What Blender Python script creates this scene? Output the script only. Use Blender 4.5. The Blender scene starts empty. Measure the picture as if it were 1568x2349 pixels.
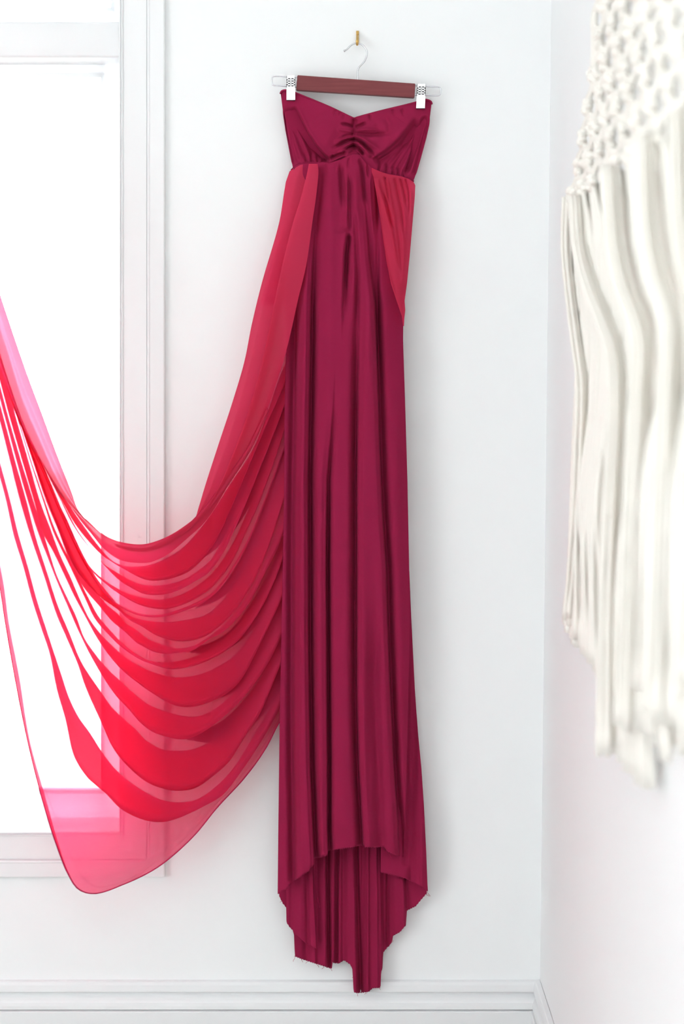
import bpy, bmesh, math, random
import numpy as np
from mathutils import Vector

# ------------------------------------------------------------------ camera, sky, lights, exposure
S = 1150.0            # pixels per metre on the back wall
D = 3.0               # camera to back wall
CZ = 1.4087           # camera height
scene = bpy.context.scene
cam_d = bpy.data.cameras.new('camera')
cam = bpy.data.objects.new('camera', cam_d)
scene.collection.objects.link(cam)
cam.location = (0, -D, CZ)
cam.rotation_euler = (math.radians(90), 0, 0)
cam_d.sensor_fit = 'VERTICAL'
cam_d.sensor_height = 36.0
cam_d.lens = 36.0 * (S * D) / 2349.0
cam_d.shift_y = -(1174.5 - 830.0) / 2349.0
cam_d.clip_start = 0.02
cam_d.dof.use_dof = True
cam_d.dof.focus_distance = 2.95
cam_d.dof.aperture_fstop = 1.9
scene.camera = cam

world = bpy.data.worlds.new('sky')
scene.world = world
world.use_nodes = True
bg = world.node_tree.nodes['Background']
bg.inputs['Color'].default_value = (0.90, 0.965, 1.0, 1)
bg.inputs['Strength'].default_value = 11.5

def area(name, loc, target, sx, sy, power, color=(1, 1, 1)):
    l = bpy.data.lights.new(name, 'AREA')
    l.shape = 'RECTANGLE'; l.size = sx; l.size_y = sy
    l.energy = power; l.color = color
    o = bpy.data.objects.new(name, l)
    scene.collection.objects.link(o)
    o.location = loc
    o.rotation_euler = (Vector(target) - Vector(loc)).to_track_quat('-Z', 'Z').to_euler()
    return o
# daylight of the windows in the left wall and of the wall behind the camera
area('daylight_left', (-2.4, -2.5, 1.2), (0.45, -0.7, 1.0), 1.9, 1.9, 29, (0.935, 0.98, 1.0))
area('daylight_front', (0.0, -3.4, 2.7), (0.15, 0, 1.2), 2.0, 0.9, 15, (0.935, 0.98, 1.0))

scene.view_settings.view_transform = 'Standard'
scene.view_settings.look = 'None'
scene.view_settings.exposure = 0.54
scene.view_settings.gamma = 1.0
scene.view_settings.use_curve_mapping = False
scene.cycles.use_denoising = True
scene.cycles.max_bounces = 14
scene.cycles.diffuse_bounces = 7
scene.cycles.transparent_max_bounces = 24
scene.cycles.transmission_bounces = 10
scene.cycles.sample_clamp_indirect = 8.0

C = scene.collection
rng = random.Random(7)
nrng = np.random.default_rng(7)

def P(px, py, t):
    """point seen at that spot of the photograph, t metres in front of the back wall"""
    k = (D - t) / D / S
    return Vector(((px - 784.0) * k, -t, CZ + (830.0 - py) * k))

# ------------------------------------------------------------------ materials
def new_mat(name):
    m = bpy.data.materials.new(name)
    m.use_nodes = True
    nt = m.node_tree
    nt.nodes.clear()
    out = nt.nodes.new('ShaderNodeOutputMaterial')
    return m, nt, out

def noise_bump(nt, scale, strength, dist=0.001, detail=3.0, stretch=None):
    tc = nt.nodes.new('ShaderNodeTexCoord')
    src = tc.outputs['Object']
    if stretch:
        mp = nt.nodes.new('ShaderNodeMapping')
        mp.inputs['Scale'].default_value = stretch
        nt.links.new(src, mp.inputs['Vector'])
        src = mp.outputs['Vector']
    n = nt.nodes.new('ShaderNodeTexNoise')
    n.inputs['Scale'].default_value = scale
    n.inputs['Detail'].default_value = detail
    nt.links.new(src, n.inputs['Vector'])
    b = nt.nodes.new('ShaderNodeBump')
    b.inputs['Strength'].default_value = strength
    b.inputs['Distance'].default_value = dist
    nt.links.new(n.outputs['Fac'], b.inputs['Height'])
    return n, b

def simple(name, col, rough=0.6, metal=0.0, bump=None, var=0.0, sheen=0.0, spec=0.5, sheen_tint=None, stretch=None):
    m, nt, out = new_mat(name)
    p = nt.nodes.new('ShaderNodeBsdfPrincipled')
    p.inputs['Base Color'].default_value = (*col, 1)
    p.inputs['Roughness'].default_value = rough
    p.inputs['Metallic'].default_value = metal
    p.inputs['Specular IOR Level'].default_value = spec
    if sheen:
        p.inputs['Sheen Weight'].default_value = sheen
        p.inputs['Sheen Tint'].default_value = (*(sheen_tint or col), 1)
    if bump:
        n, b = noise_bump(nt, bump[0], bump[1], bump[2], stretch=stretch)
        nt.links.new(b.outputs['Normal'], p.inputs['Normal'])
        if var:
            mix = nt.nodes.new('ShaderNodeMix'); mix.data_type = 'RGBA'
            mix.inputs['A'].default_value = (*[c * (1 - var) for c in col], 1)
            mix.inputs['B'].default_value = (*[min(1, c * (1 + var)) for c in col], 1)
            nt.links.new(n.outputs['Fac'], mix.inputs['Factor'])
            nt.links.new(mix.outputs['Result'], p.inputs['Base Color'])
    nt.links.new(p.outputs[0], out.inputs['Surface'])
    return m

M_wall = simple('white_wall_paint', (0.868, 0.877, 0.882), 0.7, bump=(220, 0.04, 0.0006), spec=0.25)
M_trim = simple('white_trim_paint', (0.81, 0.815, 0.825), 0.35, bump=(60, 0.02, 0.0006), spec=0.4)
M_ceil = simple('ceiling_paint', (0.86, 0.86, 0.86), 0.8, bump=(120, 0.05, 0.0006))
M_floor = simple('pale_floor_boards', (0.50, 0.48, 0.455), 0.45, bump=(14, 0.15, 0.001), var=0.15, stretch=(1, 8, 1))
M_ground = simple('pale_paving', (0.72, 0.66, 0.56), 0.9, bump=(6, 0.2, 0.01), var=0.08)
M_jersey = simple('crimson_jersey', (0.268, 0.0130, 0.053), 0.9, bump=(900, 0.12, 0.0004), var=0.05,
                  sheen=0.02, spec=0.04, sheen_tint=(0.9, 0.35, 0.5))
M_brass = simple('brass', (0.60, 0.38, 0.12), 0.3, 1.0, bump=(300, 0.05, 0.0003))
M_chrome = simple('chrome', (0.60, 0.60, 0.63), 0.22, 1.0, bump=(200, 0.02, 0.0002))
M_zinc = simple('pale_steel_clip', (0.90, 0.90, 0.91), 0.3, 0.35, bump=(200, 0.03, 0.0002))
M_dark = simple('clip_rubber', (0.10, 0.09, 0.10), 0.7, bump=(200, 0.1, 0.0003))
M_cord = simple('cotton_cord', (0.90, 0.87, 0.815), 0.95, bump=(500, 0.5, 0.0012), var=0.05, spec=0.1)
M_dowel = simple('pale_dowel_wood', (0.62, 0.45, 0.28), 0.6, bump=(80, 0.2, 0.0006), var=0.15)

def wood_mat():
    m, nt, out = new_mat('cherry_stained_wood')
    tc = nt.nodes.new('ShaderNodeTexCoord')
    mp = nt.nodes.new('ShaderNodeMapping'); mp.inputs['Scale'].default_value = (3, 60, 60)
    n = nt.nodes.new('ShaderNodeTexNoise'); n.inputs['Scale'].default_value = 4; n.inputs['Detail'].default_value = 6
    r = nt.nodes.new('ShaderNodeValToRGB')
    r.color_ramp.elements[0].color = (0.17, 0.036, 0.040, 1); r.color_ramp.elements[0].position = 0.3
    r.color_ramp.elements[1].color = (0.215, 0.050, 0.054, 1); r.color_ramp.elements[1].position = 0.75
    p = nt.nodes.new('ShaderNodeBsdfPrincipled'); p.inputs['Roughness'].default_value = 0.5; p.inputs['Specular IOR Level'].default_value = 0.2
    nt.links.new(tc.outputs['Object'], mp.inputs['Vector']); nt.links.new(mp.outputs[0], n.inputs['Vector'])
    nt.links.new(n.outputs['Fac'], r.inputs['Fac']); nt.links.new(r.outputs['Color'], p.inputs['Base Color'])
    nt.links.new(p.outputs[0], out.inputs['Surface'])
    return m
M_wood = wood_mat()

def glass_mat():
    m, nt, out = new_mat('window_glass')
    t = nt.nodes.new('ShaderNodeBsdfTransparent'); t.inputs[0].default_value = (0.96, 0.98, 0.98, 1)
    g = nt.nodes.new('ShaderNodeBsdfGlossy'); g.inputs['Roughness'].default_value = 0.03
    f = nt.nodes.new('ShaderNodeFresnel'); f.inputs['IOR'].default_value = 1.45
    mx = nt.nodes.new('ShaderNodeMixShader')
    nt.links.new(f.outputs[0], mx.inputs[0]); nt.links.new(t.outputs[0], mx.inputs[1]); nt.links.new(g.outputs[0], mx.inputs[2])
    nt.links.new(mx.outputs[0], out.inputs['Surface'])
    return m
M_glass = glass_mat()

def glow_sash_mat():
    m, nt, out = new_mat('white_sash_glow')
    n, b = noise_bump(nt, 60, 0.02, 0.0006)
    p = nt.nodes.new('ShaderNodeBsdfPrincipled'); p.inputs['Base Color'].default_value = (0.9, 0.905, 0.915, 1); p.inputs['Roughness'].default_value = 0.4
    t = nt.nodes.new('ShaderNodeBsdfTranslucent'); t.inputs[0].default_value = (0.92, 0.93, 0.96, 1)
    mx = nt.nodes.new('ShaderNodeMixShader'); mx.inputs[0].default_value = 0.45  # translucent share added so the sash glows against the bright window
    nt.links.new(b.outputs[0], p.inputs['Normal'])
    nt.links.new(p.outputs[0], mx.inputs[1]); nt.links.new(t.outputs[0], mx.inputs[2])
    nt.links.new(mx.outputs[0], out.inputs['Surface'])
    return m
M_glow_sash = glow_sash_mat()

def sheer_mat(name, hole, refl, trans, tint, crinkle=0.25):
    """chiffon: light passes between the threads (transparent), through the threads (translucent) and off them (diffuse)"""
    m, nt, out = new_mat(name)
    n, b = noise_bump(nt, 55, crinkle, 0.002, 5.0, stretch=(1, 1, 3))
    d = nt.nodes.new('ShaderNodeBsdfDiffuse'); d.inputs[0].default_value = (*refl, 1)
    tr = nt.nodes.new('ShaderNodeBsdfTranslucent'); tr.inputs[0].default_value = (*trans, 1)
    tp = nt.nodes.new('ShaderNodeBsdfTransparent'); tp.inputs[0].default_value = (*tint, 1)
    nt.links.new(b.outputs[0], d.inputs['Normal']); nt.links.new(b.outputs[0], tr.inputs['Normal'])
    m1 = nt.nodes.new('ShaderNodeMixShader'); m1.inputs[0].default_value = 0.55
    nt.links.new(d.outputs[0], m1.inputs[1]); nt.links.new(tr.outputs[0], m1.inputs[2])
    # seen edge-on the threads close up: less passes straight through
    lw = nt.nodes.new('ShaderNodeLayerWeight'); lw.inputs['Blend'].default_value = 0.35
    mul = nt.nodes.new('ShaderNodeMath'); mul.operation = 'MULTIPLY_ADD'
    mul.inputs[1].default_value = hole; mul.inputs[2].default_value = 1 - hole
    nt.links.new(lw.outputs['Facing'], mul.inputs[0])
    at = nt.nodes.new('ShaderNodeAttribute'); at.attribute_name = 'gathered'
    mr = nt.nodes.new('ShaderNodeMapRange'); mr.inputs['To Min'].default_value = 1.0; mr.inputs['To Max'].default_value = 0.70
    mr2 = nt.nodes.new('ShaderNodeMapRange'); mr2.inputs['To Min'].default_value = 0.55; mr2.inputs['To Max'].default_value = 0.35
    nt.links.new(at.outputs['Fac'], mr2.inputs['Value']); nt.links.new(mr2.outputs[0], m1.inputs[0])
    inv = nt.nodes.new('ShaderNodeMath'); inv.operation = 'SUBTRACT'; inv.inputs[0].default_value = 1.0
    ml = nt.nodes.new('ShaderNodeMath'); ml.operation = 'MULTIPLY'
    nt.links.new(at.outputs['Fac'], mr.inputs['Value']); nt.links.new(mul.outputs[0], inv.inputs[1])
    nt.links.new(inv.outputs[0], ml.inputs[0]); nt.links.new(mr.outputs[0], ml.inputs[1])
    fin = nt.nodes.new('ShaderNodeMath'); fin.operation = 'SUBTRACT'; fin.inputs[0].default_value = 1.0
    nt.links.new(ml.outputs[0], fin.inputs[1])
    m2 = nt.nodes.new('ShaderNodeMixShader')
    nt.links.new(fin.outputs[0], m2.inputs[0])
    nt.links.new(tp.outputs[0], m2.inputs[1]); nt.links.new(m1.outputs[0], m2.inputs[2])
    nt.links.new(m2.outputs[0], out.inputs['Surface'])
    return m
M_sheer = sheer_mat('crimson_chiffon', 0.46, (0.60, 0.042, 0.125), (0.98, 0.06, 0.19), (0.99, 0.40, 0.49))
M_sheer2 = sheer_mat('crimson_chiffon_gathered', 0.08, (0.72, 0.056, 0.13), (0.72, 0.03, 0.11), (0.95, 0.35, 0.45), 0.1)
M_hem = simple('crimson_rolled_hem', (0.42, 0.012, 0.07), 0.8, bump=(600, 0.1, 0.0004), spec=0.1)

# ------------------------------------------------------------------ object helpers
def link(name, me, mat, parent=None, kind=None, smooth=True):
    o = bpy.data.objects.new(name, me)
    C.objects.link(o)
    if mat is not None and not me.materials:
        me.materials.append(mat)
    if smooth:
        me.polygons.foreach_set('use_smooth', [True] * len(me.polygons))
    if parent is not None:
        o.parent = parent
        o.matrix_parent_inverse = parent.matrix_world.inverted()
    if kind:
        o['kind'] = kind
    return o

def thing(name, label, cat, loc=(0, 0, 0)):
    o = bpy.data.objects.new(name, None)
    C.objects.link(o)
    o.location = loc
    o.empty_display_size = 0.02
    o['label'] = label; o['category'] = cat
    bpy.context.view_layer.update()
    return o

def mesh_from(name, v, f):
    me = bpy.data.meshes.new(name)
    me.from_pydata([tuple(p) for p in v], [], f)
    me.update()
    return me

def boxes(name, bs, bevel=0.0):
    """bs: list of (x0,y0,z0,x1,y1,z1)"""
    bm = bmesh.new()
    for x0, y0, z0, x1, y1, z1 in bs:
        r = bmesh.ops.create_cube(bm, size=1.0)
        for v in r['verts']:
            v.co = Vector(((x0 + x1) / 2 + v.co.x * (x1 - x0), (y0 + y1) / 2 + v.co.y * (y1 - y0), (z0 + z1) / 2 + v.co.z * (z1 - z0)))
    if bevel:
        bmesh.ops.bevel(bm, geom=bm.edges[:], offset=bevel, segments=2, affect='EDGES', profile=0.6)
    me = bpy.data.meshes.new(name)
    bm.to_mesh(me); bm.free()
    return me

def tube_data(pts, rad, sides=8, closed=False):
    pts = [Vector(p) for p in pts]
    n = len(pts)
    if not hasattr(rad, '__len__'):
        rad = [rad] * n
    v, f = [], []
    up = None
    for i in range(n):
        if closed:
            tan = (pts[(i + 1) % n] - pts[i - 1]).normalized()
        else:
            tan = (pts[min(i + 1, n - 1)] - pts[max(i - 1, 0)]).normalized()
        if up is None:
            up = tan.orthogonal().normalized()
        a = (up - tan * up.dot(tan))
        a = a.normalized() if a.length > 1e-6 else tan.orthogonal().normalized()
        up = a
        b = tan.cross(a)
        for k in range(sides):
            th = 2 * math.pi * k / sides
            v.append(pts[i] + (a * math.cos(th) + b * math.sin(th)) * rad[i])
    m = n if closed else n - 1
    for i in range(m):
        j = (i + 1) % n
        for k in range(sides):
            k2 = (k + 1) % sides
            f.append((i * sides + k, i * sides + k2, j * sides + k2, j * sides + k))
    if not closed:
        f.append(tuple(range(sides - 1, -1, -1)))
        f.append(tuple((n - 1) * sides + k for k in range(sides)))
    return v, f

def tube(name, pts, rad, mat, parent=None, sides=8, closed=False):
    v, f = tube_data(pts, rad, sides, closed)
    return link(name, mesh_from(name, v, f), mat, parent)

def smooth_path(pts, n):
    """Catmull-Rom through 2D/3D points, n samples evenly spaced along its length"""
    p = np.array(pts, float)
    d = np.r_[0, np.cumsum(np.sqrt(np.linalg.norm(np.diff(p, axis=0), axis=1)) + 1e-6)]
    q = np.vstack([2 * p[0] - p[1], p, 2 * p[-1] - p[-2]])
    out = []
    m = max(6, 4 * n // max(1, len(p) - 1))
    for i in range(len(p) - 1):
        p0, p1, p2, p3 = q[i:i + 4]
        t0 = 0.0
        t1 = t0 + math.sqrt(np.linalg.norm(p1 - p0)) + 1e-6
        t2 = t1 + math.sqrt(np.linalg.norm(p2 - p1)) + 1e-6
        t3 = t2 + math.sqrt(np.linalg.norm(p3 - p2)) + 1e-6
        t = np.linspace(t1, t2, m, endpoint=(i == len(p) - 2))[:, None]
        A1 = (t1 - t) / (t1 - t0) * p0 + (t - t0) / (t1 - t0) * p1
        A2 = (t2 - t) / (t2 - t1) * p1 + (t - t1) / (t2 - t1) * p2
        A3 = (t3 - t) / (t3 - t2) * p2 + (t - t2) / (t3 - t2) * p3
        B1 = (t2 - t) / (t2 - t0) * A1 + (t - t0) / (t2 - t0) * A2
        B2 = (t3 - t) / (t3 - t1) * A2 + (t - t1) / (t3 - t1) * A3
        out.append((t2 - t) / (t2 - t1) * B1 + (t - t1) / (t2 - t1) * B2)
    o = np.vstack(out)
    L = np.r_[0, np.cumsum(np.linalg.norm(np.diff(o, axis=0), axis=1))]
    s = np.linspace(0, L[-1], n)
    return np.column_stack([np.interp(s, L, o[:, k]) for k in range(o.shape[1])])

def sweep(name, path, profile, mat, parent=None, kind=None, closed=False, flip=False):
    """mitred sweep of profile [(off, out)]; path: list of (point, off_dir, out_dir)"""
    v, f = [], []
    n, m = len(path), len(profile)
    for p, od, ud in path:
        for a, b in profile:
            v.append(Vector(p) + Vector(od) * a + Vector(ud) * b)
    for i in range(n if closed else n - 1):
        j = (i + 1) % n
        for k in range(m - 1):
            q = (i * m + k, i * m + k + 1, j * m + k + 1, j * m + k)
            f.append(q[::-1] if flip else q)
    return link(name, mesh_from(name, v, f), mat, parent, kind, smooth=False)

# ------------------------------------------------------------------ room
XL, XF, YF, ZC = -2.6, 0.3948, -4.6, 2.85
LEAN = 0.0115
def xr(z): return XF + (z - 0.18) * LEAN
WO = dict(x0=-1.62, x1=(275 - 784) / S, z0=(2450 - 1903) / S, z1=2.55)   # window opening
TH = 0.16
w = WO
link('wall_back', boxes('wall_back', [
    (XL - 0.1, 0, -0.05, w['x0'] - 0.013, TH, ZC), (w['x1'] + 0.013, 0, -0.05, 0.62, TH, ZC),
    (w['x0'] - 0.013, 0, -0.05, w['x1'] + 0.013, TH, w['z0'] - 0.013), (w['x0'] - 0.013, 0, w['z1'] + 0.013, w['x1'] + 0.013, TH, ZC)]), M_wall, kind='structure', smooth=False)
v = []
for y in (YF - 0.1, 0.0):
    for z in (-0.05, ZC):
        v += [(xr(z), y, z), (xr(z) + 0.12, y, z)]
link('wall_right', mesh_from('wall_right', v, [(0, 1, 3, 2), (4, 6, 7, 5), (0, 2, 6, 4), (1, 5, 7, 3), (2, 3, 7, 6), (0, 4, 5, 1)]), M_wall, kind='structure', smooth=False)
link('wall_left', boxes('wall_left', [(XL - 0.1, YF, -0.05, XL, 0, ZC)]), M_wall, kind='structure', smooth=False)
link('wall_front', boxes('wall_front', [(XL - 0.1, YF - 0.1, -0.05, 0.62, YF, ZC)]), M_wall, kind='structure', smooth=False)
link('floor', boxes('floor', [(XL - 0.1, YF - 0.1, -0.05, 0.62, TH, 0)]), M_floor, kind='structure', smooth=False)
link('ceiling', boxes('ceiling', [(XL - 0.1, YF - 0.1, ZC, 0.62, TH, ZC + 0.1)]), M_ceil, kind='structure', smooth=False)
link('ground_outside', boxes('ground_outside', [(-14, TH + 0.02, -0.7, 14, 24, -0.6)]), M_ground, kind='structure', smooth=False)

# baseboard: moulded cap, cove, bead and plain board below
BP = [(0.1765, 0.0), (0.1765, 0.0085), (0.1755, 0.0105), (0.1700, 0.0125), (0.1600, 0.0140), (0.1575, 0.0140), (0.1562, 0.0125),
      (0.1560, 0.0030), (0.1530, 0.0034), (0.1480, 0.0050), (0.1440, 0.0090), (0.1400, 0.0125), (0.1360, 0.0150), (0.1300, 0.0162), (0.1245, 0.0165),
      (0.1232, 0.0160), (0.1226, 0.0100), (0.1212, 0.0100), (0.1206, 0.0190), (0.1195, 0.0200), (0.1185, 0.0200), (0.0, 0.0200)]
Z = (0, 0, 1)
sweep('baseboard_back', [((XL, 0, 0), Z, (0, -1, 0)), ((xr(0.12), 0, 0), Z, (-1, -1, 0))], BP, M_trim, kind='structure', flip=True)
sweep('baseboard_right', [((xr(0.12), 0, 0), Z, (-1, -1, 0)), ((xr(0.12), YF, 0), Z, (-1, 0, 0))], BP, M_trim, kind='structure', flip=True)
sweep('baseboard_left', [((XL, 0, 0), Z, (1, 0, 0)), ((XL, YF, 0), Z, (1, 0, 0))], BP, M_trim, kind='structure')

# window: casing, sill liner, mullion, two sashes, panes
win = bpy.data.objects.new('window_1', None); C.objects.link(win)
win.location = ((w['x0'] + w['x1']) / 2, 0, w['z0']); win['kind'] = 'structure'
bpy.context.view_layer.update()
def px2(v): return v / S
CP = [(0.0, -0.005), (0.0, 0.0120), (0.0012, 0.0150), (0.0026, 0.0150), (0.0034, 0.0118), (0.0046, 0.0118), (0.0056, 0.0148), (0.0072, 0.0148), (0.0085, 0.0115),
      (0.0100, 0.0110), (0.0540, 0.0110), (0.0548, 0.0085), (0.0560, 0.0085), (0.0570, 0.0155), (0.0600, 0.0165), (0.0620, 0.0150), (0.0885, 0.0150), (0.0905, 0.0135), (0.0905, 0.0)]
sweep('casing', [((w['x1'], 0, w['z0']), (1, 0, -1), (0, -1, 0)), ((w['x1'], 0, w['z1']), (1, 0, 1), (0, -1, 0)),
                 ((w['x0'], 0, w['z1']), (-1, 0, 1), (0, -1, 0)), ((w['x0'], 0, w['z0']), (-1, 0, -1), (0, -1, 0))], CP, M_trim, win, closed=True)
REV = 0.075
def zz(py, t): return P(0, py, t).z
def xx(px, t): return P(px, 0, t).x
link('jamb_liner', boxes('jamb_liner', [
    (w['x0'], 0.005, w['z0'] - 0.012, w['x1'], TH + 0.02, w['z0']), (w['x0'], 0.005, w['z1'], w['x1'], TH, w['z1'] + 0.012),
    (w['x1'], 0.005, w['z0'], w['x1'] + 0.012, TH, w['z1']), (w['x0'] - 0.012, 0.005, w['z0'], w['x0'], TH, w['z1'])]), M_trim, win, smooth=False)
zm0, zm1 = zz(132, -0.012), zz(49, -0.012)
link('mullion', boxes('mullion', [(w['x0'] - 0.004, 0.012, zm0, w['x1'] + 0.004, TH, zm1)], 0.006), M_trim, win)
def sash(x0, x1, z0, z1, st, br, tr, y):
    x0, x1, z0, z1 = x0 + .0006, x1 - .0006, z0 + .0006, z1 - .0006
    link('sash_frame', boxes('sash_frame', [(x0, y, z0, x0 + st, y + 0.035, z1), (x1 - st, y, z0, x1, y + 0.035, z1),
                                            (x0 + st, y, z0, x1 - st, y + 0.035, z0 + br), (x0 + st, y, z1 - tr, x1 - st, y + 0.035, z1)], 0.003), M_glow_sash, win)
    bd = 0.008
    link('glazing_bead', boxes('glazing_bead', [(x0 + st, y + 0.006, z0 + br, x0 + st + bd, y + 0.03, z1 - tr), (x1 - st - bd, y + 0.006, z0 + br, x1 - st, y + 0.03, z1 - tr),
                                                (x0 + st + bd, y + 0.007, z0 + br, x1 - st - bd, y + 0.029, z0 + br + bd), (x0 + st + bd, y + 0.007, z1 - tr - bd, x1 - st - bd, y + 0.029, z1 - tr)]), M_glow_sash, win, smooth=False)
    link('pane', boxes('pane', [(x0 + st - 0.004, y + 0.016, z0 + br - 0.004, x1 - st + 0.004, y + 0.020, z1 - tr + 0.004)]), M_glass, win, smooth=False)
yS = REV
sash(w['x0'], w['x1'], w['z0'], zm0, w['x1'] - xx(240, -yS), zz(1824, -yS) - w['z0'], zm0 - zz(166, -yS), yS)
sash(w['x0'], w['x1'], zm1, w['z1'], 0.022, 0.035, 0.04, yS)

# ------------------------------------------------------------------ cloth tools (traced in the photograph's pixels, depth in metres)
def fn(pts):
    a = np.array(pts, float)
    return lambda q: np.interp(q, a[:, 0], a[:, 1])

def sdist(X, Y, poly):
    """signed distance (right of a downward line positive) and position along the line"""
    p = np.array(poly, float)
    best = np.full(X.shape, 1e9); sg = np.zeros(X.shape); al = np.zeros(X.shape)
    L = np.r_[0, np.cumsum(np.linalg.norm(np.diff(p, axis=0), axis=1))]
    for i in range(len(p) - 1):
        a, b = p[i], p[i + 1]
        d = b - a; l = np.linalg.norm(d)
        u = ((X - a[0]) * d[0] + (Y - a[1]) * d[1]) / (l * l)
        uc = np.clip(u, 0, 1)
        dx = X - (a[0] + uc * d[0]); dy = Y - (a[1] + uc * d[1])
        r = np.hypot(dx, dy)
        s = ((X - a[0]) * d[1] - (Y - a[1]) * d[0]) / l
        m = r < best
        best[m] = r[m]; sg[m] = np.where(s[m] >= 0, 1, -1); al[m] = (L[i] + uc[m] * l) / L[-1]
    return best * sg, al

EDGE = 1.7
def relief(X, Y, creases, gain=1.0):
    """sum of creases, in metres towards the viewer. ('v', poly, mm, wl, wr, fade0, fade1): rounded fold, negative mm = valley
       ('s', ...): pleat edge, stands proud on the left by mm and drops sharply to the right; negative mm = mirrored"""
    Tt = np.zeros(X.shape)
    for c in creases:
        kind, poly, mm, wl, wr = c[:5]
        f0 = c[5] if len(c) > 5 else 0.1
        f1 = c[6] if len(c) > 6 else 0.1
        d, al = sdist(X, Y, poly)
        fade = np.ones(X.shape)
        if f0 > 0: fade *= np.clip(al / f0, 0, 1)
        if f1 > 0: fade *= np.clip((1 - al) / f1, 0, 1)
        fade = fade * fade * (3 - 2 * fade)
        if kind == 'v':
            wv = np.where(d < 0, wl, wr)
            Tt += mm * 0.001 * fade * np.exp(-(d / wv) ** 2)
        else:
            if mm < 0:
                d = -d; wl, wr = wr, wl
            h = abs(mm) * 0.001
            edge = 1 / (1 + np.exp(np.clip(d / EDGE, -40, 40)))
            Tt += h * fade * (edge * np.exp(np.minimum(d, 0) / wl) - (1 - edge) * np.exp(-np.maximum(d, 0) / wr))
    return Tt * gain

def cloth(name, mat, parent, xl, xrr, yt, yb, nu, nv, depth, creases, gain=1.0, solid=0.0012, vpow=1.0):
    """xl, xrr: edge x at given y; yt, yb: top / bottom y at given x; depth(u, X, Y) in metres"""
    u = np.linspace(0, 1, nu)[None, :].repeat(nv, 0)
    vv = (np.linspace(0, 1, nv) ** vpow)[:, None].repeat(nu, 1)
    X = xl(1000 + 0 * u) * (1 - u) + xrr(1000 + 0 * u) * u
    Yv = None
    for it in range(14):
        if Yv is not None:
            X = xl(Yv) * (1 - u) + xrr(Yv) * u
        xt = X[0:1, :].repeat(nv, 0); xb = X[-1:, :].repeat(nv, 0)
        Yn = yt(xt) * (1 - vv) + yb(xb) * vv
        Yv = Yn if Yv is None else 0.4 * Yv + 0.6 * Yn
    X = xl(Yv) * (1 - u) + xrr(Yv) * u
    T = depth(u, X, Yv) + relief(X, Yv, creases, gain)
    k = (D - T) / D / S
    co = np.stack([(X - 784) * k, -T, CZ + (830 - Yv) * k], -1).reshape(-1, 3)
    idx = np.arange(nu * nv).reshape(nv, nu)
    f = np.stack([idx[:-1, :-1], idx[1:, :-1], idx[1:, 1:], idx[:-1, 1:]], -1).reshape(-1, 4)
    me = bpy.data.meshes.new(name)
    me.from_pydata(co.tolist(), [], f.tolist()); me.update()
    o = link(name, me, mat, parent)
    if solid:
        md = o.modifiers.new('thickness', 'SOLIDIFY'); md.thickness = solid; md.offset = -1
    return o

def rnd(u, h, p=2.2):
    """rounded cross-section: 1 in the middle falling to 0 at both edges"""
    return h * (1 - np.abs(2 * u - 1) ** p)

# ------------------------------------------------------------------ wall hook
hk = thing('wall_hook', 'small brass hook on the white wall holding the wire of the hanger', 'hook', P(819, 90, 0.0))
cx = 819.6
link('back_plate', boxes('back_plate', [(P(cx - 3.2, 0, 0).x, -0.0025, P(0, 100, 0).z, P(cx + 3.2, 0, 0).x, 0.0, P(0, 71, 0).z)], 0.0008), M_brass, hk)
hp = [P(cx, 82, 0.002), P(cx, 84, 0.008), P(cx - .3, 89, 0.016), P(cx - .6, 96, 0.022), P(cx - .8, 101, 0.027), P(cx - .8, 102, 0.033), P(cx - .8, 99, 0.037), P(cx - .8, 94, 0.038), P(cx - .8, 91, 0.037)]
hp = smooth_path(hp, 26)
tube('curved_arm', hp, [0.0026] * 22 + [0.0026, 0.0028, 0.0028, 0.002], M_brass, hk, 10)
v, f = tube_data([P(cx, 78, 0.002), P(cx, 78, 0.0045), P(cx, 78, 0.006)], [0.0026, 0.0026, 0.0014], 12)
link('nail_head', mesh_from('nail_head', v, f), M_brass, hk)

# ------------------------------------------------------------------ hanger
TB = 0.030                                            # depth of the hanger's centre line
hg = thing('trouser_hanger', 'tilted cherry wood clip hanger with chrome wire hook on the brass wall hook', 'hanger', P(819, 195, TB))
hook = [(788, 117.5), (794.4, 114), (800.5, 108), (806, 103), (812, 100.2), (819, 99.3), (826, 101), (832.7, 105), (839, 113), (841.5, 121), (840, 130), (835.7, 140), (829, 148), (822.5, 155), (819.8, 163), (819.7, 172), (819.7, 188)]
hp = smooth_path([P(x, y, TB) for x, y in hook], 60)
tube('wire_hook', hp, [0.0022, 0.0021] + [0.0016] * 58, M_chrome, hg, 8)
q = [(681.6, 172.2), (952.5, 191.6), (950.0, 223.6), (678.8, 206.2)]
bm = bmesh.new()
fr = [bm.verts.new(P(x, y, TB + 0.0075)) for x, y in q]
bk = [bm.verts.new(P(x, y, TB + 0.0075) + Vector((0, 0.015, 0))) for x, y in q]
bm.faces.new(fr[::-1]); bm.faces.new(bk)
for i in range(4):
    bm.faces.new((fr[i], fr[(i + 1) % 4], bk[(i + 1) % 4], bk[i]))
bmesh.ops.recalc_face_normals(bm, faces=bm.faces[:])
bmesh.ops.bevel(bm, geom=bm.edges[:], offset=0.0010, segments=2, affect='EDGES')
me = bpy.data.meshes.new('wooden_bar'); bm.to_mesh(me); bm.free()
link('wooden_bar', me, M_wood, hg, smooth=False)
def rail(pts):
    tube('wire_rail', smooth_path([P(x, y, TB) for x, y in pts], 48), 0.00125, M_chrome, hg, 8)
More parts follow.
